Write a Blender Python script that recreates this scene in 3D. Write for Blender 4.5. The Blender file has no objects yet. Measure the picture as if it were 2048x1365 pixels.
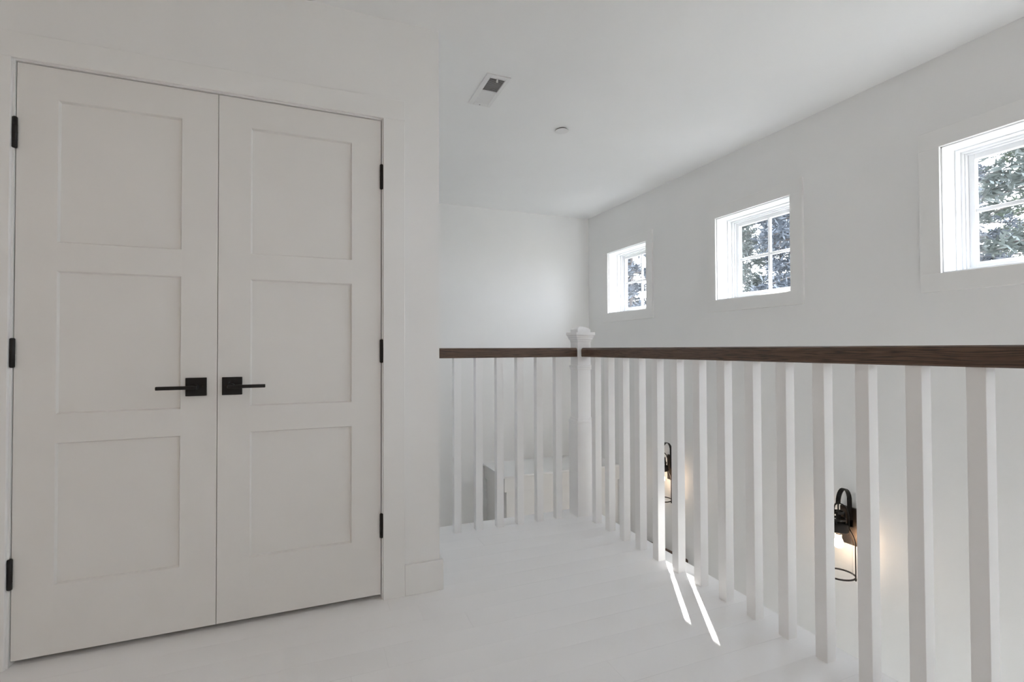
import bpy, bmesh, math, random
from mathutils import Vector, Matrix

random.seed(7)
scene = bpy.context.scene
COL = scene.collection

# ------------------------------------------------------------------ camera
F_PX, YAW, PITCH, ROLL = 1004.3, math.radians(22.0566), math.radians(0.896), math.radians(-0.21)
CAM_Z = 1.07
cam_data = bpy.data.cameras.new('camera')
cam = bpy.data.objects.new('camera', cam_data)
COL.objects.link(cam)
fw = Vector((math.sin(YAW) * math.cos(PITCH), math.cos(YAW) * math.cos(PITCH), math.sin(PITCH)))
r0 = Vector((math.cos(YAW), -math.sin(YAW), 0))
u0 = r0.cross(fw)
rr = r0 * math.cos(ROLL) + u0 * math.sin(ROLL)
uu = u0 * math.cos(ROLL) - r0 * math.sin(ROLL)
m = Matrix((rr, uu, -fw)).transposed().to_4x4()
m.translation = (0, 0, CAM_Z)
cam.matrix_world = m
cam_data.sensor_fit = 'HORIZONTAL'
cam_data.sensor_width = 36.0
cam_data.lens = F_PX / 2048 * 36.0
cam_data.clip_start = 0.02
scene.camera = cam

# ------------------------------------------------------------------ light and exposure
SKY_STRENGTH = 6.4
SUN_STRENGTH = 14.0
SUN_AZ = math.radians(31.5)      # from +Y towards +X
SUN_EL = math.radians(31.7)
FILL_LAMP_POWER = 16.0  # for the unseen lamp added to warm the closet doors
vs = scene.view_settings
vs.view_transform = 'Standard'
vs.look = 'None'
vs.gamma = 1.0
vs.exposure = 0.90
vs.use_curve_mapping = False

world = bpy.data.worlds.new('sky')
scene.world = world
world.use_nodes = True
nt = world.node_tree
nt.nodes.clear()
wo = nt.nodes.new('ShaderNodeOutputWorld')
bg = nt.nodes.new('ShaderNodeBackground')
tc = nt.nodes.new('ShaderNodeTexCoord')
sep = nt.nodes.new('ShaderNodeSeparateXYZ')
rmp = nt.nodes.new('ShaderNodeValToRGB')
rmp.color_ramp.elements[0].position = 0.0
rmp.color_ramp.elements[0].color = (0.87, 0.92, 1.0, 1)
rmp.color_ramp.elements[1].position = 1.0
rmp.color_ramp.elements[1].color = (0.75, 0.85, 1.0, 1)
nt.links.new(tc.outputs['Generated'], sep.inputs[0])
nt.links.new(sep.outputs['Z'], rmp.inputs[0])
nt.links.new(rmp.outputs[0], bg.inputs['Color'])
bg.inputs['Strength'].default_value = SKY_STRENGTH
nt.links.new(bg.outputs[0], wo.inputs['Surface'])

sun_data = bpy.data.lights.new('sun', 'SUN')
sun_data.energy = SUN_STRENGTH
sun_data.angle = math.radians(0.55)
sun_data.color = (1.0, 0.97, 0.92)
sun = bpy.data.objects.new('sun', sun_data)
COL.objects.link(sun)
sd = Vector((math.sin(SUN_AZ) * math.cos(SUN_EL), math.cos(SUN_AZ) * math.cos(SUN_EL), math.sin(SUN_EL)))
sun.rotation_euler = (-sd).to_track_quat('-Z', 'Y').to_euler()
sun.location = sd * 30

cy = scene.cycles
cy.use_light_tree = False
cy.max_bounces = 11
cy.diffuse_bounces = 9
cy.glossy_bounces = 4
cy.transparent_max_bounces = 16
cy.sample_clamp_indirect = 6.0
cy.use_adaptive_sampling = True
cy.adaptive_threshold = 0.03
cy.caustics_reflective = False
cy.caustics_refractive = False


# ------------------------------------------------------------------ materials
def new_mat(name):
    mt = bpy.data.materials.new(name)
    mt.use_nodes = True
    return mt, mt.node_tree, mt.node_tree.nodes['Principled BSDF']


def paint(name, col, rough=0.5, var=0.015, scale=6.0, bump=0.0, bscale=180.0, spec=0.5):
    mt, t, b = new_mat(name)
    N = t.nodes.new
    co = N('ShaderNodeTexCoord')
    n1 = N('ShaderNodeTexNoise')
    n1.inputs['Scale'].default_value = scale
    n1.inputs['Detail'].default_value = 1
    t.links.new(co.outputs['Object'], n1.inputs['Vector'])
    rp = N('ShaderNodeValToRGB')
    rp.color_ramp.elements[0].position = 0.3
    rp.color_ramp.elements[1].position = 0.7
    rp.color_ramp.elements[0].color = (*[c * (1 - var) for c in col], 1)
    rp.color_ramp.elements[1].color = (*[min(1, c * (1 + var)) for c in col], 1)
    t.links.new(n1.outputs['Fac'], rp.inputs[0])
    t.links.new(rp.outputs[0], b.inputs['Base Color'])
    b.inputs['Roughness'].default_value = rough
    b.inputs['Specular IOR Level'].default_value = spec
    if bump:
        n2 = N('ShaderNodeTexNoise')
        n2.inputs['Scale'].default_value = bscale
        n2.inputs['Detail'].default_value = 2
        t.links.new(co.outputs['Object'], n2.inputs['Vector'])
        bp = N('ShaderNodeBump')
        bp.inputs['Strength'].default_value = bump
        bp.inputs['Distance'].default_value = 0.002
        t.links.new(n2.outputs['Fac'], bp.inputs['Height'])
        t.links.new(bp.outputs[0], b.inputs['Normal'])
    return mt


def metal(name, col, rough=0.45, metallic=0.6):
    mt, t, b = new_mat(name)
    N = t.nodes.new
    co = N('ShaderNodeTexCoord')
    n1 = N('ShaderNodeTexNoise')
    n1.inputs['Scale'].default_value = 60
    t.links.new(co.outputs['Object'], n1.inputs['Vector'])
    rp = N('ShaderNodeValToRGB')
    rp.color_ramp.elements[0].color = (*[c * 0.8 for c in col], 1)
    rp.color_ramp.elements[1].color = (*[c * 1.2 for c in col], 1)
    t.links.new(n1.outputs['Fac'], rp.inputs[0])
    t.links.new(rp.outputs[0], b.inputs['Base Color'])
    b.inputs['Roughness'].default_value = rough
    b.inputs['Metallic'].default_value = metallic
    return mt


def wood(name, axis):
    mt, t, b = new_mat(name)
    N = t.nodes.new
    co = N('ShaderNodeTexCoord')
    mp = N('ShaderNodeMapping')
    sc = [1.0, 1.0, 1.0]
    sc[axis] = 0.06
    mp.inputs['Scale'].default_value = sc
    t.links.new(co.outputs['Object'], mp.inputs['Vector'])
    # slow wander of the grain, so that the lines bend into cathedrals
    nw = N('ShaderNodeTexNoise')
    nw.inputs['Scale'].default_value = 14
    nw.inputs['Detail'].default_value = 2
    t.links.new(mp.outputs[0], nw.inputs['Vector'])
    wv = N('ShaderNodeTexWave')
    wv.wave_type = 'BANDS'
    wv.bands_direction = 'Z'
    wv.inputs['Scale'].default_value = 42
    wv.inputs['Distortion'].default_value = 14
    wv.inputs['Detail'].default_value = 3
    wv.inputs['Detail Scale'].default_value = 1.6
    t.links.new(mp.outputs[0], wv.inputs['Vector'])
    nf = N('ShaderNodeTexNoise')
    nf.inputs['Scale'].default_value = 300
    nf.inputs['Detail'].default_value = 2
    t.links.new(mp.outputs[0], nf.inputs['Vector'])
    mx = N('ShaderNodeMath')
    mx.operation = 'MULTIPLY_ADD'
    mx.inputs[1].default_value = 0.55
    t.links.new(nf.outputs['Fac'], mx.inputs[0])
    m2 = N('ShaderNodeMath')
    m2.operation = 'MULTIPLY'
    m2.inputs[1].default_value = 0.5
    t.links.new(wv.outputs['Fac'], m2.inputs[0])
    t.links.new(m2.outputs[0], mx.inputs[2])
    rp = N('ShaderNodeValToRGB')
    e = rp.color_ramp.elements
    e[0].position = 0.22
    e[0].color = (0.035, 0.019, 0.012, 1)
    e[1].position = 0.75
    e[1].color = (0.125, 0.072, 0.045, 1)
    t.links.new(mx.outputs[0], rp.inputs[0])
    t.links.new(rp.outputs[0], b.inputs['Base Color'])
    b.inputs['Roughness'].default_value = 0.42
    bp = N('ShaderNodeBump')
    bp.inputs['Strength'].default_value = 0.15
    bp.inputs['Distance'].default_value = 0.001
    t.links.new(mx.outputs[0], bp.inputs['Height'])
    t.links.new(bp.outputs[0], b.inputs['Normal'])
    return mt


def glass(name, tint=(1, 1, 1), refl=1.0):
    mt = bpy.data.materials.new(name)
    mt.use_nodes = True
    t = mt.node_tree
    t.nodes.clear()
    N = t.nodes.new
    o = N('ShaderNodeOutputMaterial')
    tr = N('ShaderNodeBsdfTransparent')
    tr.inputs['Color'].default_value = (*tint, 1)
    gl = N('ShaderNodeBsdfGlossy')
    gl.inputs['Roughness'].default_value = 0.02
    # Schlick reflectance, the same from either side of the pane
    ge = N('ShaderNodeNewGeometry')
    dt = N('ShaderNodeVectorMath')
    dt.operation = 'DOT_PRODUCT'
    t.links.new(ge.outputs['Incoming'], dt.inputs[0])
    t.links.new(ge.outputs['Normal'], dt.inputs[1])

    def math_node(op, a=None, b=None):
        n_ = N('ShaderNodeMath')
        n_.operation = op
        for i_, v_ in enumerate((a, b)):
            if v_ is None:
                continue
            if isinstance(v_, (int, float)):
                n_.inputs[i_].default_value = v_
            else:
                t.links.new(v_, n_.inputs[i_])
        return n_.outputs[0]
    ab = math_node('ABSOLUTE', dt.outputs['Value'])
    pw = math_node('POWER', math_node('SUBTRACT', 1.0, ab), 5.0)
    fr = math_node('MULTIPLY', math_node('ADD', math_node('MULTIPLY', pw, 0.96), 0.04), refl)
    mx = N('ShaderNodeMixShader')
    t.links.new(fr, mx.inputs[0])
    t.links.new(tr.outputs[0], mx.inputs[1])
    t.links.new(gl.outputs[0], mx.inputs[2])
    t.links.new(mx.outputs[0], o.inputs['Surface'])
    return mt


def emit(name, col, strength):
    mt = bpy.data.materials.new(name)
    mt.use_nodes = True
    t = mt.node_tree
    t.nodes.clear()
    o = t.nodes.new('ShaderNodeOutputMaterial')
    e = t.nodes.new('ShaderNodeEmission')
    e.inputs['Color'].default_value = (*col, 1)
    e.inputs['Strength'].default_value = strength
    t.links.new(e.outputs[0], o.inputs['Surface'])
    return mt


M_WALL = paint('wall_paint', (0.875, 0.877, 0.872), 0.6, 0.008, 3, 0.0, 220, 0.0)
M_CEIL = paint('ceiling_paint', (0.895, 0.90, 0.90), 0.8, 0.006, 3, 0.0, 220, 0.0)
M_TRIM = paint('trim_paint', (0.865, 0.865, 0.855), 0.38, 0.006, 5, 0.0, 120, 0.4)
M_DOOR = paint('door_paint', (0.82, 0.81, 0.79), 0.42, 0.01, 4, 0.0, 90, 0.4)
M_RAILW = paint('baluster_paint', (0.92, 0.92, 0.922), 0.32, 0.01, 8, 0.0, 60, 0.5)
M_FLOOR = paint('floor_paint', (0.92, 0.92, 0.925), 0.34, 0.02, 2.5, 0.08, 260, 0.5)
M_SUB = paint('subfloor', (0.35, 0.34, 0.33), 0.8)
M_SASH = paint('window_vinyl', (0.86, 0.87, 0.88), 0.35, 0.004, 5, 0.0)
M_LEDGE = paint('ledge_paint', (0.86, 0.85, 0.835), 0.45, 0.008, 4, 0.0)
M_BLACK = metal('black_hardware', (0.010, 0.010, 0.011), 0.42, 0.3)
M_IRON = metal('black_iron', (0.018, 0.016, 0.015), 0.5, 0.5)
M_BRONZE = metal('bronze_plate', (0.06, 0.045, 0.035), 0.35, 0.8)
M_WOODX = wood('dark_oak_x', 0)
M_WOODY = wood('dark_oak_y', 1)
M_GLASS = glass('window_glass')
M_SHADE = glass('shade_glass', (0.98, 0.98, 0.97), 0.8)
M_VENT = paint('vent_enamel', (0.80, 0.80, 0.80), 0.35, 0.004, 5, 0.0)
M_DUCT = paint('duct_inside', (0.26, 0.26, 0.26), 0.7, 0.02)
M_BULB = emit('bulb_glow', (1.0, 0.72, 0.50), 28.0)
M_FILL_LAMP = emit('fill_lamp_glow', (1.0, 0.64, 0.34), FILL_LAMP_POWER)  # glow of the added lamp behind the camera
M_BARK = paint('bark', (0.10, 0.09, 0.085), 0.9, 0.35, 9, 0.6, 30)
M_PINE = [paint('needles_grey', (0.075, 0.09, 0.085), 0.6, 0.35, 1.2, 0.0),
          paint('needles_green', (0.065, 0.085, 0.062), 0.6, 0.35, 1.2, 0.0),
          paint('needles_blue', (0.072, 0.086, 0.105), 0.6, 0.35, 1.2, 0.0)]
M_GROUND = paint('forest_ground', (0.30, 0.29, 0.25), 0.9, 0.3, 0.6, 0.3, 8)


# ------------------------------------------------------------------ geometry helpers
def set_props(o, label=None, cat=None, group=None, kind=None):
    if label:
        o['label'] = label
    if cat:
        o['category'] = cat
    if group:
        o['group'] = group
    if kind:
        o['kind'] = kind
    return o


def wloc(o):
    v = Vector(o.location)
    while o.parent:
        o = o.parent
        v = v + Vector(o.location)
    return v


def finish(name, bm, mat, loc, parent=None, smooth=False):
    me = bpy.data.meshes.new(name)
    bm.normal_update()
    bm.to_mesh(me)
    bm.free()
    me.materials.append(mat)
    if smooth:
        for p in me.polygons:
            p.use_smooth = True
    o = bpy.data.objects.new(name, me)
    COL.objects.link(o)
    if parent:
        o.parent = parent
        o.location = Vector(loc) - wloc(parent)
    else:
        o.location = loc
    return o


def bm_box(bm, c, s):
    r = bmesh.ops.create_cube(bm, size=1.0)
    for v in r['verts']:
        v.co = Vector((v.co.x * s[0] + c[0], v.co.y * s[1] + c[1], v.co.z * s[2] + c[2]))
    return r['verts']


def box(name, x0, x1, y0, y1, z0, z1, mat, parent=None, bevel=0.0, seg=1):
    c = Vector(((x0 + x1) / 2, (y0 + y1) / 2, (z0 + z1) / 2))
    bm = bmesh.new()
    bm_box(bm, (0, 0, 0), (x1 - x0, y1 - y0, z1 - z0))
    if bevel:
        bmesh.ops.bevel(bm, geom=bm.edges[:], offset=bevel, segments=seg, affect='EDGES', profile=0.5)
    return finish(name, bm, mat, c, parent)


def boxes(name, rects, mat, loc=(0, 0, 0), parent=None):
    bm = bmesh.new()
    for (x0, x1, y0, y1, z0, z1) in rects:
        bm_box(bm, ((x0 + x1) / 2 - loc[0], (y0 + y1) / 2 - loc[1], (z0 + z1) / 2 - loc[2]),
               (x1 - x0, y1 - y0, z1 - z0))
    return finish(name, bm, mat, loc, parent)


def empty(name, loc, parent=None):
    o = bpy.data.objects.new(name, None)
    COL.objects.link(o)
    o.empty_display_size = 0.1
    if parent:
        o.parent = parent
        o.location = Vector(loc) - wloc(parent)
    else:
        o.location = loc
    return o


def bm_tube(bm, pts, rads, n=8, cap=True):
    """tube through pts (Vectors) with radius per point"""
    rings = []
    up = None
    for i, p in enumerate(pts):
        a = pts[max(0, i - 1)]
        b = pts[min(len(pts) - 1, i + 1)]
        d = (b - a).normalized()
        if up is None:
            up = Vector((0, 0, 1)) if abs(d.z) < 0.9 else Vector((1, 0, 0))
        s = d.cross(up).normalized()
        u = s.cross(d).normalized()
        up = u
        r = rads[i] if isinstance(rads, (list, tuple)) else rads
        rings.append([bm.verts.new(p + s * (r * math.cos(2 * math.pi * k / n)) + u * (r * math.sin(2 * math.pi * k / n)))
                      for k in range(n)])
    for i in range(len(rings) - 1):
        for k in range(n):
            bm.faces.new((rings[i][k], rings[i][(k + 1) % n], rings[i + 1][(k + 1) % n], rings[i + 1][k]))
    if cap:
        bm.faces.new(rings[0][::-1])
        bm.faces.new(rings[-1])


def tube(name, pts, rads, mat, loc, parent=None, n=8):
    bm = bmesh.new()
    L = Vector(loc)
    bm_tube(bm, [Vector(p) - L for p in pts], rads, n)
    return finish(name, bm, mat, loc, parent, smooth=True)


def lathe(name, prof, mat, loc, parent=None, n=24, square=False, smooth=True):
    """prof: list of (radius, z) relative to loc; square=True gives a four-sided profile (radius = half width)"""
    bm = bmesh.new()
    rings = []
    for r, z in prof:
        if square:
            ring = [bm.verts.new((sx * r, sy * r, z)) for sx, sy in ((-1, -1), (1, -1), (1, 1), (-1, 1))]
        else:
            ring = [bm.verts.new((r * math.cos(2 * math.pi * k / n), r * math.sin(2 * math.pi * k / n), z)) for k in range(n)]
        rings.append(ring)
    k_ = 4 if square else n
    for i in range(len(rings) - 1):
        for k in range(k_):
            bm.faces.new((rings[i][k], rings[i][(k + 1) % k_], rings[i + 1][(k + 1) % k_], rings[i + 1][k]))
    bm.faces.new(rings[0][::-1])
    bm.faces.new(rings[-1])
    return finish(name, bm, mat, loc, parent, smooth=smooth and not square)


def struct(o, label=None, cat=None):
    return set_props(o, label, cat, None, 'structure')


# ------------------------------------------------------------------ main dimensions
ZC = 2.5127                     # ceiling
XW = 2.8903                     # window wall
YB = 4.8504                     # far wall
YWALL = 2.2165                  # closet wall face
YDOOR = 2.2235                  # door leaf face
YCAS = 2.2025                   # door casing face
XCOR = 0.5450                   # closet wall corner
XEDGE, YEDGE = 1.7525, 2.976    # edges of the landing
BAL_X, BAL_Y = 1.6526, 2.8577   # centre lines of the two baluster rows
BW = 0.0436
ZLOW = -2.9
XL, YN = -3.2, -2.4            # hall limits behind the camera
YVOID = -1.25                   # near end of the stairwell

# ------------------------------------------------------------------ structure: floor with planks
floor = boxes('floor', [(XL, XEDGE - 0.0005, YN, YEDGE - 0.0005, -0.30, -0.012),
                        (XL, XCOR, YEDGE - 0.0005, YB, -0.30, -0.012),
                        (XEDGE - 0.0005, XW, YN, YVOID, -0.30, -0.012)], M_SUB)
struct(floor, 'white painted plank floor of the landing', 'floor')
PW = 0.124
rows = int((YEDGE - YN) / PW) + 1
random.seed(3)
for i in range(rows):
    y1 = YEDGE - i * PW
    y0 = y1 - PW + 0.0004
    if y1 < YN:
        break
    xs = [XL, XEDGE]
    cuts = []
    x = XEDGE - random.uniform(0.5, 1.9)
    while x > XL + 0.5:
        cuts.append(x)
        x -= random.uniform(1.3, 2.2)
    xs = sorted([XL, XEDGE] + cuts)
    for a, b in zip(xs[:-1], xs[1:]):
        box('floor_plank', a, b - (0.0004 if b < XEDGE else 0.0), y0, y1, -0.0125, 0.0, M_FLOOR, floor)
# the rest of the hall floor behind the camera
box('floor_plank', XEDGE, XW, YN, YVOID, -0.0125, 0.0, M_FLOOR, floor)
# edge boards closing the slab towards the stairwell
box('fascia_board', XEDGE - 0.012, XEDGE - 0.0004, YVOID, YEDGE - 0.0004, -0.32, -0.0126, M_TRIM, floor)
box('fascia_board', XCOR, XEDGE - 0.012, YEDGE - 0.012, YEDGE - 0.0004, -0.32, -0.0126, M_TRIM, floor)

ceiling = struct(boxes('ceiling', [(XL - 0.2, XW + 0.2, YN - 0.2, YB + 0.2, ZC, ZC + 0.12)], M_CEIL),
                 'flat white painted ceiling', 'ceiling')
low = struct(boxes('floor_lower', [(XL - 0.2, XW + 0.2, YN - 0.2, YB + 0.2, ZLOW - 0.1, ZLOW)],
                   paint('lower_floor', (0.70, 0.67, 0.63), 0.4)), 'lower storey floor below the stairwell', 'floor')

# closet wall with the double door opening, and its return along the stairwell
DJ0, DJ1, DJT = -0.9335, 0.2925, 2.0660      # inner faces of the jambs and head
wl = [(XL, DJ0 - 0.02, YWALL, YWALL + 0.12, -0.012, ZC),
      (DJ1 + 0.02, XCOR, YWALL, YWALL + 0.12, -0.012, ZC),
      (DJ0 - 0.02, DJ1 + 0.02, YWALL, YWALL + 0.12, DJT + 0.02, ZC),
      (XCOR - 0.12, XCOR, YWALL + 0.12, YB, ZLOW, ZC)]
struct(boxes('wall_left', wl, M_WALL), 'white wall around the double closet doors', 'wall')
struct(boxes('wall_back', [(XL - 0.2, XW + 0.2, YB, YB + 0.2, ZLOW, ZC)], M_WALL), 'white far end wall of the stairwell', 'wall')
struct(boxes('wall_west', [(XL - 0.2, XL, YN - 0.2, YB, ZLOW, ZC)], M_WALL), 'white hall wall left of the camera', 'wall')
struct(boxes('wall_under_landing', [(XEDGE - 0.15, XEDGE - 0.012, YVOID, YEDGE - 0.15, ZLOW, -0.30),
                                    (XCOR, XEDGE - 0.012, YEDGE - 0.15, YEDGE - 0.012, ZLOW, -0.30),
                                    (XEDGE - 0.15, XW, YVOID - 0.15, YVOID, ZLOW, -0.30)], M_WALL),
       'wall under the edge of the landing', 'wall')

# window wall with its row of openings
WIN_Y = [4.1275, 2.6367, 1.167, -0.32]
FILL_TALL = (-2.15, -1.45, 0.95, 2.06)     # unseen tall window added behind the camera to brighten the interior
HW, WZ0, WZ1 = 0.32, 1.4346, 2.0583
WT = 0.20
LWY0, LWY1, LWZ0, LWZ1 = -1.10, 0.50, -2.80, -1.25      # unseen opening added on the storey below to throw daylight upward
YE = YN - 0.2
holes = [(y - HW, y + HW, WZ0, WZ1) for y in WIN_Y] + [FILL_TALL, (LWY0, LWY1, LWZ0, LWZ1)]
rects = []
ycuts = sorted({YE, YB} | {v for h in holes for v in h[:2]})
for a, b in zip(ycuts[:-1], ycuts[1:]):
    z = ZLOW
    for h in sorted((h for h in holes if h[0] <= a + 1e-6 and h[1] >= b - 1e-6), key=lambda q: q[2]):
        rects.append((XW, XW + WT, a, b, z, h[2]))
        z = h[3]
    rects.append((XW, XW + WT, a, b, z, ZC))
struct(boxes('wall_right', rects, M_WALL), 'white window wall of the stairwell', 'wall')
struct(boxes('wall_behind', [(XL, XW, YN - 0.2, YN, ZLOW, ZC)], M_WALL), 'white hall wall behind the camera', 'wall')


# ------------------------------------------------------------------ windows in the stairwell wall
def window(n, yc, label):
    root = empty('window_%d' % n, (XW, yc, WZ0))
    struct(root, label, 'window')
    cw, ct, rv = 0.0895, 0.018, 0.006
    y0, y1, z0, z1 = yc - HW, yc + HW, WZ0, WZ1
    # flat casing, butt jointed (side boards between head and sill boards)
    for nm, a in (('casing_board', (y0 - cw, y1 + cw, z1, z1 + cw)), ('casing_board', (y0 - cw, y1 + cw, z0 - cw, z0)),
                  ('casing_board', (y0 - cw, y0, z0, z1)), ('casing_board', (y1, y1 + cw, z0, z1))):
        box(nm, XW - ct, XW, a[0], a[1], a[2], a[3], M_TRIM, root, 0.0012)
    # jamb boards, set back a little behind the casing edge
    jx0, jx1 = XW - 0.002, XW + 0.135
    box('jamb', jx0, jx1, y1 - rv - 0.0, y1, z0, z1, M_SASH, root)
    box('jamb', jx0, jx1, y0, y0 + rv, z0, z1, M_SASH, root)
    box('jamb', jx0, jx1, y0, y1, z1 - rv, z1, M_SASH, root)
    box('jamb', jx0, jx1, y0, y1, z0, z0 + rv, M_SASH, root)

    def ring(nm, x0, x1, i0, i1, mat=M_SASH, bev=0.0015):
        """four bars between inset i0 and inset i1 from the opening"""
        a0, a1, b0, b1 = y0 + i0, y1 - i0, z0 + i0, z1 - i0
        w = i1 - i0
        p = box(nm, x0, x1, a1 - w, a1, b0, b1, mat, root, bev)
        box(nm, x0, x1, a0, a0 + w, b0, b1, mat, root, bev)
        box(nm, x0, x1, a0 + w, a1 - w, b1 - w, b1, mat, root, bev)
        box(nm, x0, x1, a0 + w, a1 - w, b0, b0 + w, mat, root, bev)
        return p
    ring('stop_bead', XW + 0.098, XW + 0.135, rv, rv + 0.007)
    ring('window_frame', XW + 0.135, XW + 0.200, 0.0, 0.022)
    ring('frame_lip', XW + 0.150, XW + 0.200, 0.022, 0.030)
    ring('sash', XW + 0.166, XW + 0.196, 0.030, 0.056)
    gx = XW + 0.181
    gy0, gy1, gz0, gz1 = y0 + 0.056, y1 - 0.056, z0 + 0.056, z1 - 0.056
    mw = 0.0095
    ym, zm = (gy0 + gy1) / 2, (gz0 + gz1) / 2
    box('muntin', gx - 0.010, gx + 0.010, ym - mw, ym + mw, gz0, gz1, M_SASH, root, 0.002)
    box('muntin', gx - 0.010, gx + 0.010, gy0, ym - mw, zm - mw, zm + mw, M_SASH, root, 0.002)
    box('muntin', gx - 0.010, gx + 0.010, ym + mw, gy1, zm - mw, zm + mw, M_SASH, root, 0.002)
    for a, b in ((gy0, ym - mw), (ym + mw, gy1)):
        for c, d in ((gz0, zm - mw), (zm + mw, gz1)):
            box('pane', gx - 0.002, gx + 0.002, a, b, c, d, M_GLASS, root)
    return root


def portal(name, loc, sx, sy, direction):
    L = bpy.data.lights.new(name, 'AREA')
    L.shape = 'RECTANGLE'
    L.size, L.size_y = sx, sy
    L.cycles.is_portal = True
    o = bpy.data.objects.new(name, L)
    COL.objects.link(o)
    o.location = loc
    o.rotation_euler = Vector(direction).to_track_quat('-Z', 'Z').to_euler()


WL = ['small square four-pane window nearest the far corner',
      'small square four-pane window between the other two, above the long handrail',
      'small square window at the right edge, partly cut off',
      'small square window right of the view, beside the camera']
for i, y in enumerate(WIN_Y):
    window(i + 1, y, WL[i])
    portal('daylight_portal', (XW + WT + 0.02, y, (WZ0 + WZ1) / 2), 2 * HW, WZ1 - WZ0, (-1, 0, 0))


def fill_window(n, y0, y1, z0, z1, label, casing=True):  # windows out of view, added to bring more daylight indoors
    root = empty('window_%d' % n, (XW, (y0 + y1) / 2, z0))
    struct(root, label, 'window')
    cw = 0.09
    if casing:
        for a in ((y0 - cw, y1 + cw, z1, z1 + cw), (y0 - cw, y1 + cw, z0 - cw, z0), (y0 - cw, y0, z0, z1), (y1, y1 + cw, z0, z1)):
            box('casing_board', XW - 0.018, XW, a[0], a[1], a[2], a[3], M_TRIM, root, 0.0012)
    ym = (y0 + y1) / 2
    for a in ((y0, y0 + 0.05, z0, z1), (y1 - 0.05, y1, z0, z1), (y0 + 0.05, y1 - 0.05, z1 - 0.05, z1),
              (y0 + 0.05, y1 - 0.05, z0, z0 + 0.05), (ym - 0.02, ym + 0.02, z0 + 0.05, z1 - 0.05)):
        box('sash', XW + 0.12, XW + 0.16, a[0], a[1], a[2], a[3], M_SASH, root)
    for a, b in ((y0 + 0.05, ym - 0.02), (ym + 0.02, y1 - 0.05)):
        box('pane', XW + 0.138, XW + 0.142, a, b, z0 + 0.05, z1 - 0.05, M_GLASS, root)
    portal('daylight_portal', (XW + WT + 0.02, ym, (z0 + z1) / 2), y1 - y0, z1 - z0, (-1, 0, 0))


fill_window(5, *FILL_TALL, 'added tall window, unseen behind the camera, brightens the landing')
fill_window(6, LWY0, LWY1, LWZ0, LWZ1, 'added wide window, unseen on the storey below, lights stairwell and ceiling', False)

# ------------------------------------------------------------------ closet doors, casing, baseboard
cas = empty('trim_1', ((DJ0 + DJ1) / 2, YCAS, 0))
struct(cas, 'flat white casing around the double closet doors', 'trim')
CI0, CI1, CIT = -0.9390, 0.2975, 2.0700
COT = 2.1580
box('casing_side', CI1, 0.3890, YCAS, YWALL, 0.0, CIT, M_TRIM, cas, 0.0012)
box('casing_side', CI0 - 0.091, CI0, YCAS, YWALL, 0.0, CIT, M_TRIM, cas, 0.0012)
box('casing_head', CI0 - 0.091, 0.3890, YCAS, YWALL, CIT, COT, M_TRIM, cas, 0.0012)
box('jamb', DJ0 - 0.02, DJ0, YWALL - 0.001, YWALL + 0.12, 0.0, DJT + 0.02, M_TRIM, cas)
box('jamb', DJ1, DJ1 + 0.02, YWALL - 0.001, YWALL + 0.12, 0.0, DJT + 0.02, M_TRIM, cas)
box('head_jamb', DJ0, DJ1, YWALL - 0.001, YWALL + 0.12, DJT, DJT + 0.02, M_TRIM, cas)
box('door_stop', DJ0, DJ0 + 0.012, YDOOR + 0.040, YDOOR + 0.075, 0.0, DJT, M_TRIM, cas)
box('door_stop', DJ1 - 0.012, DJ1, YDOOR + 0.040, YDOOR + 0.075, 0.0, DJT, M_TRIM, cas)
box('door_stop', DJ0 + 0.012, DJ1 - 0.012, YDOOR + 0.040, YDOOR + 0.075, DJT - 0.012, DJT, M_TRIM, cas)

bb = boxes('baseboard_left', [], M_TRIM)
bpy.data.objects.remove(bb)
bb = empty('baseboard_left', (XCOR, YWALL, 0))
struct(bb, 'white baseboard at the corner beside the closet doors', 'baseboard')
box('board', 0.3890, XCOR + 0.015, YWALL - 0.015, YWALL, 0.0, 0.133, M_TRIM, bb, 0.003, 2)
box('board', XCOR, XCOR + 0.015, YWALL, YEDGE, 0.0, 0.133, M_TRIM, bb, 0.003, 2)
box('board', XL, CI0 - 0.091, YWALL - 0.015, YWALL, 0.0, 0.133, M_TRIM, bb, 0.003, 2)

PZ = [(1.4485, 1.9523), (0.8465, 1.3501), (0.2543, 0.7486)]


def sticking(x0, x1, z0, z1, ya, yb, parent):
    """narrow bevelled edge running round a recessed panel"""
    w = 0.006
    c = Vector(((x0 + x1) / 2, ya, (z0 + z1) / 2))
    bm = bmesh.new()
    rings = []
    for i, y in ((0.0, ya), (0.0015, ya), (w, yb), (0.0, yb)):
        rings.append([bm.verts.new(Vector((x, y, z)) - c) for x, z in ((x0 + i, z0 + i), (x1 - i, z0 + i), (x1 - i, z1 - i), (x0 + i, z1 - i))])
    for k in range(4):
        for j in range(4):
            bm.faces.new((rings[k][j], rings[k][(j + 1) % 4], rings[(k + 1) % 4][(j + 1) % 4], rings[(k + 1) % 4][j]))
    bmesh.ops.recalc_face_normals(bm, faces=bm.faces[:])
    finish('panel_edge', bm, M_DOOR, c, parent)


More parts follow.
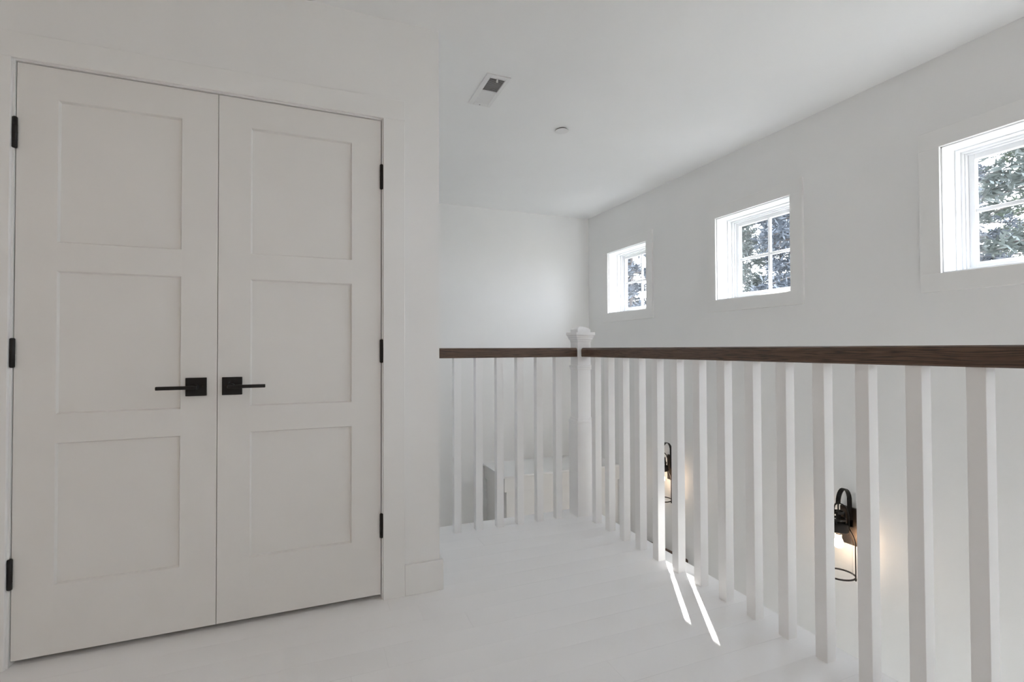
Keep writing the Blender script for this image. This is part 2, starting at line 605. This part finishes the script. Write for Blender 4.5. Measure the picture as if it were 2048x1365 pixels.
def closet_door(n, x0, x1, p0, p1, hinge_x, hside, rose_x, lever_dir, label):
    zt, zb = 2.0630, 0.0195
    th = 0.035
    root = empty('door_%d' % n, ((x0 + x1) / 2, YDOOR, zb))
    struct(root, label, 'door')
    y0, y1 = YDOOR, YDOOR + th
    box('stile', x0, p0, y0, y1, zb, zt, M_DOOR, root)
    box('stile', p1, x1, y0, y1, zb, zt, M_DOOR, root)
    zs = [zt] + [v for a, b in PZ for v in (b, a)] + [zb]
    for a, b in zip(zs[0::2], zs[1::2]):
        box('rail', p0, p1, y0, y1, b, a, M_DOOR, root)
    for a, b in PZ:
        box('panel', p0, p1, y0 + 0.013, y1 - 0.011, a, b, M_DOOR, root)
        sticking(p0, p1, a, b, y0 + 0.0006, y0 + 0.0131, root)
    # black hinges: knuckle barrel with pin caps, plus leaf on the jamb
    for zl, zh in ((1.767, 1.868), (1.016, 1.109), (0.265, 0.362)):
        h = lathe('hinge', [(0.0045, zl - 0.004), (0.0075, zl - 0.001), (0.0075, zh + 0.001), (0.0045, zh + 0.004)],
                  M_BLACK, (hinge_x, YDOOR - 0.006, 0), root, 12)
        jx = DJ0 if hside < 0 else DJ1
        box('hinge_leaf', *( (jx - 0.0005, jx + 0.0018) if hside < 0 else (jx - 0.0018, jx + 0.0005)),
            YWALL - 0.004, YDOOR + 0.012, zl, zh, M_BLACK, h)
        for k in range(1, 4):
            zz = zl + (zh - zl) * k / 4
            lathe('knuckle_joint', [(0.0079, zz - 0.0006), (0.0079, zz + 0.0006)], M_IRON, (hinge_x, YDOOR - 0.006, 0), h, 12)
    # square rose with a straight lever
    rz = 0.930
    hs = 0.0345
    rose = box('handle_rose', rose_x - hs, rose_x + hs, y0 - 0.009, y0, rz - hs, rz + hs, M_BLACK, root, 0.0012)
    label_part(rose, 'matte black square handle plate')
    yl = y0 - 0.050
    bm = bmesh.new()
    bm_tube(bm, [Vector((0, -0.009, 0)), Vector((0, -0.044, 0))], 0.0105, 16)
    finish('spindle_neck', bm, M_BLACK, (rose_x, y0, rz), rose, True)
    x_tip = rose_x + lever_dir * 0.119
    xa, xb = sorted((rose_x - lever_dir * 0.011, x_tip))
    box('lever', xa, xb, yl - 0.008, yl + 0.006, rz - 0.0065, rz + 0.0065, M_BLACK, rose, 0.0022, 2)
    bm = bmesh.new()
    bm_tube(bm, [Vector((0, -0.0088, 0)), Vector((0, -0.0105, 0))], 0.0028, 10)
    finish('privacy_pin', bm, M_BRONZE, (rose_x - lever_dir * 0.021, y0, rz + 0.002), rose, True)
    return root


def label_part(o, text):
    o['label'] = text


closet_door(1, -0.9304, -0.3268, -0.8188, -0.4451, DJ0 + 0.001, -1, -0.395, -1,
            'left white three-panel closet door with black lever')
closet_door(2, -0.3246, 0.2897, -0.2140, 0.1709, DJ1 - 0.001, 1, -0.2745, 1,
            'right white three-panel closet door with black lever')

# ------------------------------------------------------------------ railings
NX, NY, NB = 1.6425, 2.8655, 0.0570
RZ0, RZ1, RHW = 1.0171, 1.0752, 0.0315


def handrail(name, a, b, axis, c, mat, parent):
    """wooden rail with eased top edges, from a to b along axis, centre line at c"""
    prof = [(-RHW + 0.004, RZ0), (RHW - 0.004, RZ0), (RHW, RZ0 + 0.004), (RHW, RZ1 - 0.014), (RHW - 0.004, RZ1 - 0.004),
            (RHW - 0.012, RZ1), (-RHW + 0.012, RZ1), (-RHW + 0.004, RZ1 - 0.004), (-RHW, RZ1 - 0.014), (-RHW, RZ0 + 0.004)]
    bm = bmesh.new()
    mid = (a + b) / 2
    ends = []
    for t in (a - mid, b - mid):
        ends.append([bm.verts.new((t, o, z) if axis == 0 else (-o, t, z)) for o, z in prof])
    n = len(prof)
    for k in range(n):
        bm.faces.new((ends[0][k], ends[1][k], ends[1][(k + 1) % n], ends[0][(k + 1) % n]))
    bm.faces.new(ends[0])
    bm.faces.new(ends[1][::-1])
    bmesh.ops.recalc_face_normals(bm, faces=bm.faces[:])
    o = finish(name, bm, mat, (mid, c, 0) if axis == 0 else (c, mid, 0), parent)
    label_part(o, 'dark brown stained wooden handrail')
    return o


def baluster_mesh():
    bm = bmesh.new()
    bm_box(bm, (0, 0, RZ0 / 2 + 0.0005), (BW, BW, RZ0 + 0.001))
    bmesh.ops.bevel(bm, geom=[e for e in bm.edges if abs(e.verts[0].co.z - e.verts[1].co.z) > 0.5], offset=0.0016,
                    segments=2, affect='EDGES', profile=0.5)
    me = bpy.data.meshes.new('baluster')
    bm.to_mesh(me)
    bm.free()
    me.materials.append(M_RAILW)
    return me


BAL = baluster_mesh()


def baluster(x, y, parent):
    o = bpy.data.objects.new('baluster', BAL)
    COL.objects.link(o)
    o.parent = parent
    o.location = Vector((x, y, 0)) - wloc(parent)


rail_l = empty('stair_railing', (1.1, BAL_Y, 0))
set_props(rail_l, 'short railing of six white balusters between closet wall and newel post', 'railing', 'landing railings')
handrail('handrail', XCOR, NX - 0.047, 0, BAL_Y, M_WOODX, rail_l)
for i in range(-1, 6):
    baluster(0.7847 + BW / 2 + i * 0.1321, BAL_Y, rail_l)

rail_r = empty('stair_railing', (BAL_X, 1.0, 0))
set_props(rail_r, 'long railing of white balusters running from newel post to the right edge', 'railing', 'landing railings')
handrail('handrail', NY - 0.047, YVOID + 0.16, 1, BAL_X, M_WOODY, rail_r)
for i in range(0, 25):
    baluster(BAL_X, 2.6695 + BW / 2 - i * 0.1478, rail_r)


def newel(x, y, label):
    root = empty('newel_post', (x, y, 0))
    set_props(root, label, 'post')
    lathe('base_box', [(NB, 0.0), (NB, 0.590), (NB - 0.002, 0.592)], M_RAILW, (x, y, 0), root, square=True)
    lathe('base_molding', [(NB - 0.001, 0.592), (NB + 0.0015, 0.594), (NB + 0.0015, 0.604), (NB - 0.004, 0.612), (NB - 0.004, 0.618),
                           (NB - 0.009, 0.628)], M_RAILW, (x, y, 0), root, square=True)
    lathe('shaft', [(0.0470, 0.628), (0.0470, 1.117)], M_RAILW, (x, y, 0), root, square=True)
    lathe('collar', [(0.0472, 0.934), (0.0520, 0.938), (0.0520, 0.946), (0.0545, 0.950), (0.0545, 0.960), (0.0472, 0.964)],
          M_RAILW, (x, y, 0), root, square=True)
    lathe('cap', [(0.0472, 1.110), (0.0500, 1.118), (0.0500, 1.124), (0.0570, 1.132), (0.0570, 1.138), (0.0620, 1.146),
                  (0.0620, 1.151), (0.0685, 1.158), (0.0685, 1.175)], M_RAILW, (x, y, 0), root, square=True)
    fin = [(0.0470, 1.175), (0.0470, 1.194)]
    for k in range(1, 6):
        t = k / 5
        fin.append((0.0470 * (1 - t) + 0.0005, 1.194 + 0.020 * math.sin(t * math.pi / 2) ** 0.9))
    lathe('finial', fin, M_RAILW, (x, y, 0), root, square=True)
    return root


newel(NX, NY, 'white square newel post with moulded cap where the two railings meet')
newel(BAL_X, YVOID + 0.11, 'white square newel post at the hall end of the long railing')

# ------------------------------------------------------------------ boxed ledge against the far wall
LX0, LY0, LZ = 1.655, 4.277, -0.088
led = empty('boxed_ledge', (2.27, 4.56, ZLOW))
set_props(led, 'white boxed ledge with fascia board below the landing against the far wall', 'ledge')
box('ledge_top', LX0 - 0.022, XW - 0.001, LY0 - 0.022, YB - 0.001, LZ - 0.018, LZ, M_WALL, led, 0.0015)
box('front_fascia', LX0, XW - 0.001, LY0, LY0 + 0.04, LZ - 0.150, LZ - 0.025, M_LEDGE, led, 0.001)
box('side_fascia', LX0, LX0 + 0.04, LY0 + 0.04, YB - 0.001, LZ - 0.150, LZ - 0.025, M_LEDGE, led, 0.001)
box('body', LX0 + 0.030, XW - 0.001, LY0 + 0.030, YB - 0.001, ZLOW, LZ - 0.018, M_LEDGE, led)

# ------------------------------------------------------------------ stair handrail on the window wall, seen between the balusters
wh = empty('wall_handrail', (XW, 3.8, -0.66))
set_props(wh, 'dark wooden wall handrail glimpsed low between the balusters', 'handrail')
tube('rail', [(2.825, 3.255, -0.655), (2.825, 3.50, -0.660), (2.825, 3.70, -0.675), (2.825, 4.27, -0.72)], 0.024, M_WOODY,
     (2.825, 3.7, -0.66), wh, 14)
for y in (3.40, 4.05):
    tube('bracket', [(XW, y, -0.75), (2.85, y, -0.75), (2.825, y, -0.72), (2.825, y, -0.68)], 0.006, M_BLACK, (XW, y, -0.75), wh, 8)


# ------------------------------------------------------------------ wall sconces
def sconce(yc, label):
    root = empty('wall_sconce', (XW, yc, -0.06))
    set_props(root, label, 'wall lamp', 'lantern sconces on the stairwell wall')
    ax, R = XW - 0.125, 0.078
    box('backplate', XW - 0.022, XW, yc - 0.063, yc + 0.063, -0.055, 0.155, M_BRONZE, root, 0.003)

    # flat strap rising from the backplate and arching forward over the lantern
    def strap(nm, pts, w, t, mat):
        bm = bmesh.new()
        L = Vector((ax, yc, 0))
        secs = []
        for i, p in enumerate(pts):
            a, b = Vector(pts[max(0, i - 1)]), Vector(pts[min(len(pts) - 1, i + 1)])
            d = (b - a).normalized()
            nrm = Vector((d.z, 0, -d.x))
            c = Vector((p[0], yc, p[1] if len(p) == 2 else p[2])) - L
            secs.append([bm.verts.new(c + Vector((0, sy * w / 2, 0)) + nrm * (sn * t / 2))
                         for sy, sn in ((-1, -1), (1, -1), (1, 1), (-1, 1))])
        for i in range(len(secs) - 1):
            for k in range(4):
                bm.faces.new((secs[i][k], secs[i][(k + 1) % 4], secs[i + 1][(k + 1) % 4], secs[i + 1][k]))
        bm.faces.new(secs[0][::-1])
        bm.faces.new(secs[-1])
        bmesh.ops.recalc_face_normals(bm, faces=bm.faces[:])
        return finish(nm, bm, mat, L, root)
    xs = XW - 0.030
    pts = [(xs, yc, 0.045), (xs, yc, 0.10), (xs, yc, 0.165)]
    rad = (xs - ax) / 2
    for k in range(1, 13):
        a = math.pi * k / 12
        pts.append((xs - rad + rad * math.cos(a), yc, 0.195 + 0.075 * math.sin(a)))
    strap('strap', pts, 0.026, 0.004, M_IRON)
    box('strap_mount', xs - 0.002, XW - 0.02, yc - 0.013, yc + 0.013, 0.05, 0.09, M_IRON, root)
    # hook under the strap
    lathe('hook', [(0.003, 0.185), (0.006, 0.190), (0.006, 0.200), (0.003, 0.206)], M_IRON, (ax, yc, 0), root, 12)
    # cage rods: out from the hook, down the shoulders, flare out and down to the ring
    for k in range(3):
        a = math.radians(-60.7 + 120 * k)
        ca, sa = math.cos(a), math.sin(a)
        prof = [(0.004, 0.195), (0.022, 0.190), (0.038, 0.175), (0.047, 0.150), (0.050, 0.115), (0.050, 0.065), (0.058, 0.045),
                (0.068, 0.025), (R - 0.002, 0.000), (R, -0.03), (R, -0.12), (R, -0.205)]
        o = tube('cage_rod', [(ax + r * ca, yc + r * sa, z) for r, z in prof], 0.0034, M_IRON, (ax, yc, 0), root, 6)
        lathe('rod_foot', [(0.002, -0.222), (0.005, -0.217), (0.005, -0.208), (0.003, -0.203)], M_IRON, (ax + R * ca, yc + R * sa, 0), o, 8)
    # bottom ring and upper band

    def band(nm, r, z0, z1, t):
        bm = bmesh.new()
        n = 36
        vs_ = []
        for i in range(n):
            c, s = math.cos(2 * math.pi * i / n), math.sin(2 * math.pi * i / n)
            vs_.append([bm.verts.new((q * c, q * s, z)) for q, z in ((r - t, z0), (r + t, z0), (r + t, z1), (r - t, z1))])
        for i in range(n):
            j = (i + 1) % n
            for k in range(4):
                bm.faces.new((vs_[i][k], vs_[j][k], vs_[j][(k + 1) % 4], vs_[i][(k + 1) % 4]))
        bmesh.ops.recalc_face_normals(bm, faces=bm.faces[:])
        return finish(nm, bm, M_IRON, (ax, yc, 0), root)
    band('bottom_ring', R, -0.207, -0.199, 0.0025)
    band('top_band', 0.028, 0.138, 0.150, 0.0025)
    band('lower_band', 0.036, 0.100, 0.112, 0.0025)
    # socket cap, stem, bulb and clear glass shade
    lathe('stem', [(0.010, 0.08), (0.010, 0.15), (0.004, 0.155), (0.004, 0.19)], M_IRON, (ax, yc, 0), root, 10)
    for k in range(4):
        a = math.radians(20 + 90 * k)
        tube('head_bar', [(ax + 0.036 * math.cos(a), yc + 0.036 * math.sin(a), 0.085), (ax + 0.028 * math.cos(a), yc + 0.028 * math.sin(a), 0.150)],
             0.005, M_IRON, (ax, yc, 0.1), root, 6)
    cap = lathe('socket_cap', [(0.046, 0.038), (0.049, 0.042), (0.049, 0.078), (0.041, 0.086), (0.012, 0.092)], M_IRON, (ax, yc, 0), root, 24)
    lathe('socket', [(0.013, 0.020), (0.013, 0.040)], M_BRONZE, (ax, yc, 0), cap, 14)
    bm = bmesh.new()
    prof = [(0.011, 0.021), (0.012, 0.010), (0.016, -0.002), (0.0225, -0.018), (0.0245, -0.030), (0.0225, -0.042), (0.016, -0.051), (0.007, -0.055)]
    lathe('bulb', prof, M_BULB, (ax, yc, 0), root, 18)['label'] = 'glowing warm light bulb'
    n = 32
    sh = [(0.044, 0.040), (0.050, 0.034), (0.060, 0.016), (0.065, -0.005), (0.067, -0.04), (0.067, -0.19)]
    rings = [[bm.verts.new((r * math.cos(2 * math.pi * k / n), r * math.sin(2 * math.pi * k / n), z)) for k in range(n)] for r, z in sh]
    for i in range(len(rings) - 1):
        for k in range(n):
            bm.faces.new((rings[i][k], rings[i][(k + 1) % n], rings[i + 1][(k + 1) % n], rings[i + 1][k]))
    finish('glass_shade', bm, M_SHADE, (ax, yc, 0), root, True)


sconce(3.466, 'black iron lantern sconce farther from the camera, glimpsed between balusters')
sconce(1.945, 'black iron lantern sconce with visible lit bulb, nearer the right edge')

# ------------------------------------------------------------------ ceiling register and cover plate
vx0, vx1, vy0, vy1 = 0.860, 0.996, 2.453, 2.797
vent = empty('ceiling_vent', ((vx0 + vx1) / 2, (vy0 + vy1) / 2, ZC))
set_props(vent, 'white rectangular louvred air vent in the ceiling', 'vent')
ix0, ix1, iy0, iy1 = 0.889, 0.974, 2.486, 2.764
t0 = ZC - 0.007
box('vent_frame', vx0, ix0, vy0, vy1, t0, ZC, M_VENT, vent, 0.002)
box('vent_frame', ix1, vx1, vy0, vy1, t0, ZC, M_VENT, vent, 0.002)
box('vent_frame', ix0, ix1, vy0, iy0, t0, ZC, M_VENT, vent, 0.002)
box('vent_frame', ix0, ix1, iy1, vy1, t0, ZC, M_VENT, vent, 0.002)
ymid = (iy0 + iy1) / 2
box('vent_divider', ix0, ix1, ymid - 0.004, ymid + 0.004, t0 + 0.001, ZC - 0.001, M_VENT, vent)
box('duct_back', ix0, ix1, iy0, iy1, ZC - 0.0015, ZC - 0.0005, M_DUCT, vent)


def slat_mesh(tilt):
    bm = bmesh.new()
    vs_ = bm_box(bm, (0, 0, 0), (ix1 - ix0, 0.0098, 0.0008))
    bmesh.ops.rotate(bm, verts=vs_, cent=(0, 0, 0), matrix=Matrix.Rotation(math.radians(tilt), 3, 'X'))
    me = bpy.data.meshes.new('louvre_slat')
    bm.to_mesh(me)
    bm.free()
    me.materials.append(M_VENT)
    return me


SLA, SLB = slat_mesh(32), slat_mesh(-32)
N_S = 14
for half, me in ((0, SLA), (1, SLB)):
    a, b = (iy0, ymid - 0.004) if half == 0 else (ymid + 0.004, iy1)
    for k in range(N_S):
        o = bpy.data.objects.new('louvre_slat', me)
        COL.objects.link(o)
        o.parent = vent
        o.location = Vector(((ix0 + ix1) / 2, a + (b - a) * (k + 0.5) / N_S, ZC - 0.0045)) - wloc(vent)
tube('damper_lever', [((vx0 + vx1) / 2, iy0 - 0.004, t0), ((vx0 + vx1) / 2, iy0 + 0.004, t0 - 0.016)], [0.0035, 0.006], M_VENT,
     ((vx0 + vx1) / 2, iy0, t0), vent, 10)
lathe('screw', [(0.003, -0.0015), (0.004, 0.0)], M_DUCT, ((vx0 + vx1) / 2, vy1 - 0.015, t0), vent, 10)

cov = empty('ceiling_cover_plate', (1.541, 2.916, ZC))
set_props(cov, 'small round white cover plate on the ceiling above the newel post', 'cover plate')
lathe('collar', [(0.034, -0.009), (0.034, 0.0)], M_DUCT, (1.541, 2.916, ZC), cov, 32)
lathe('plate', [(0.040, -0.0135), (0.043, -0.0125), (0.043, -0.009), (0.036, -0.0085)], M_VENT, (1.541, 2.916, ZC), cov, 40)

# ------------------------------------------------------------------ unseen lamp added behind the camera for warm fill light
for k, (x, y) in enumerate(((-1.9, -0.9),)):
    L = empty('fill_lamp', (x, y, ZC))
    set_props(L, 'added round fill lamp, unseen behind the camera, warms the closet doors', 'ceiling lamp')
    lathe('fill_lamp_base', [(0.15, -0.02), (0.16, -0.015), (0.16, 0.0)], M_VENT, (x, y, ZC), L, 32)
    lathe('fill_lamp_diffuser', [(0.02, -0.075), (0.08, -0.068), (0.12, -0.05), (0.14, -0.02)], M_FILL_LAMP, (x, y, ZC), L, 32)

# ------------------------------------------------------------------ outdoors
ZG = -3.6
bm = bmesh.new()
bmesh.ops.create_grid(bm, x_segments=24, y_segments=24, size=60)
for v in bm.verts:
    v.co.z += 0.25 * math.sin(v.co.x * 0.21 + 1) * math.cos(v.co.y * 0.17)
struct(finish('ground', bm, M_GROUND, (20, 5, ZG), None, True), 'pale forest ground outside the windows', 'ground')


def pine(x, y, h, spread, mat, label, seed, z_low=1.2, dens=1.0):
    rnd = random.Random(seed)
    root = empty('pine_tree', (x, y, ZG - 0.2))
    set_props(root, label, 'tree', 'trees outside the stairwell windows')
    base = Vector((x, y, ZG - 0.2))
    n = 9
    tr = [base + Vector((rnd.uniform(-.05, .05), rnd.uniform(-.05, .05), h * i / n)) for i in range(n + 1)]
    rad = [0.011 * h * (1 - i / n) ** 0.8 + 0.015 for i in range(n + 1)]
    tube('trunk', tr, rad, M_BARK, base, root, 9)
    fb = bmesh.new()
    bb_ = bmesh.new()
    nb = int(60 * dens * h / 9)
    for b in range(nb):
        t = z_low / h + (1 - z_low / h) * (b + rnd.random()) / nb
        t = min(t, 0.985)
        k = t * n
        i0 = int(k)
        p = tr[i0].lerp(tr[min(n, i0 + 1)], k - i0) - base
        az = rnd.uniform(0, 2 * math.pi)
        L = spread * (1 - t) ** 0.6 * rnd.uniform(0.6, 1.1) + 0.2
        d = Vector((math.cos(az), math.sin(az), rnd.uniform(-0.15, 0.2)))
        pts = [p + d * (L * s) + Vector((0, 0, -0.16 * L * s * s + rnd.uniform(-.03, .03))) for s in (0, 0.25, 0.5, 0.75, 1.0)]
        bm_tube(bb_, pts, [0.022, 0.016, 0.012, 0.008, 0.004], 4, False)
        side = Vector((-d.y, d.x, 0)).normalized()
        for q in range(int(8 + 17 * L)):
            s = 0.12 + 0.88 * rnd.random()
            kk = s * 4
            j0 = min(3, int(kk))
            c = pts[j0].lerp(pts[j0 + 1], kk - j0)
            off = rnd.uniform(-1, 1) * 0.36 * L * (1.1 - s)
            tw = c + side * off + d * abs(off) * 0.5 + Vector((0, 0, rnd.uniform(-.06, .07)))
            for z in range(8):
                v = Vector((rnd.gauss(0, 1), rnd.gauss(0, 1), rnd.gauss(0.1, 0.5))).normalized()
                w = v.cross(Vector((rnd.random(), rnd.random(), rnd.random() + .2))).normalized() * rnd.uniform(0.010, 0.022)
                a0 = tw + v * 0.01
                tip = tw + v * rnd.uniform(0.09, 0.20)
                m_ = a0.lerp(tip, 0.45)
                fb.faces.new([fb.verts.new(a0), fb.verts.new(m_ + w), fb.verts.new(tip), fb.verts.new(m_ - w)])
    finish('branches', bb_, M_BARK, base, root)
    o = finish('foliage', fb, mat, base, root)
    o['kind'] = 'stuff'


# distance along the view azimuth (degrees from +Y towards +X)
def at(az, dist):
    a = math.radians(az)
    return dist * math.sin(a), dist * math.cos(a)


TREES = [(70.2, 9.5, 11.0, 1.5, 0, 'tall grey-green pine close outside the window at the right edge', 1.6, 2.0),
         (63.0, 13.0, 11.0, 1.6, 2, 'bluish pine set back at the left of the right-edge window', 1.4, 2.0),
         (68.0, 17.0, 11.0, 1.8, 1, 'distant green pine seen through the right-edge window', 1.4, 1.8),
         (51.6, 10.5, 8.3, 1.5, 2, 'bluish pine right of centre in the middle window', 1.0, 2.4),
         (46.6, 14.0, 8.6, 1.6, 0, 'grey-green pine left of centre in the middle window', 1.0, 2.8),
         (56.0, 16.5, 9.0, 1.4, 1, 'green pine farther back at the right of the middle window', 1.0, 2.0),
         (50.2, 18.5, 9.6, 1.8, 2, 'distant bluish pine between the nearer two in the middle window', 1.0, 2.6),
         (44.0, 24.0, 10.0, 1.8, 2, 'farthest bluish pine at the left of the middle window', 1.0, 2.2),
         (52.0, 23.5, 10.5, 1.9, 0, 'farthest grey-green pine at the right of the middle window', 1.0, 2.2),
         (35.4, 12.0, 8.0, 1.4, 2, 'bluish pine at the left of the window nearest the far corner', 1.0, 3.0),
         (39.6, 17.0, 8.2, 1.5, 0, 'grey-green pine at the right of the window nearest the far corner', 1.0, 1.8)]
for i, (az, dist, h, sp, mi, lab, zl, dn) in enumerate(TREES):
    x, y = at(az, dist)
    pine(x, y, h, sp, M_PINE[mi], lab, 100 + i, zl, dn)
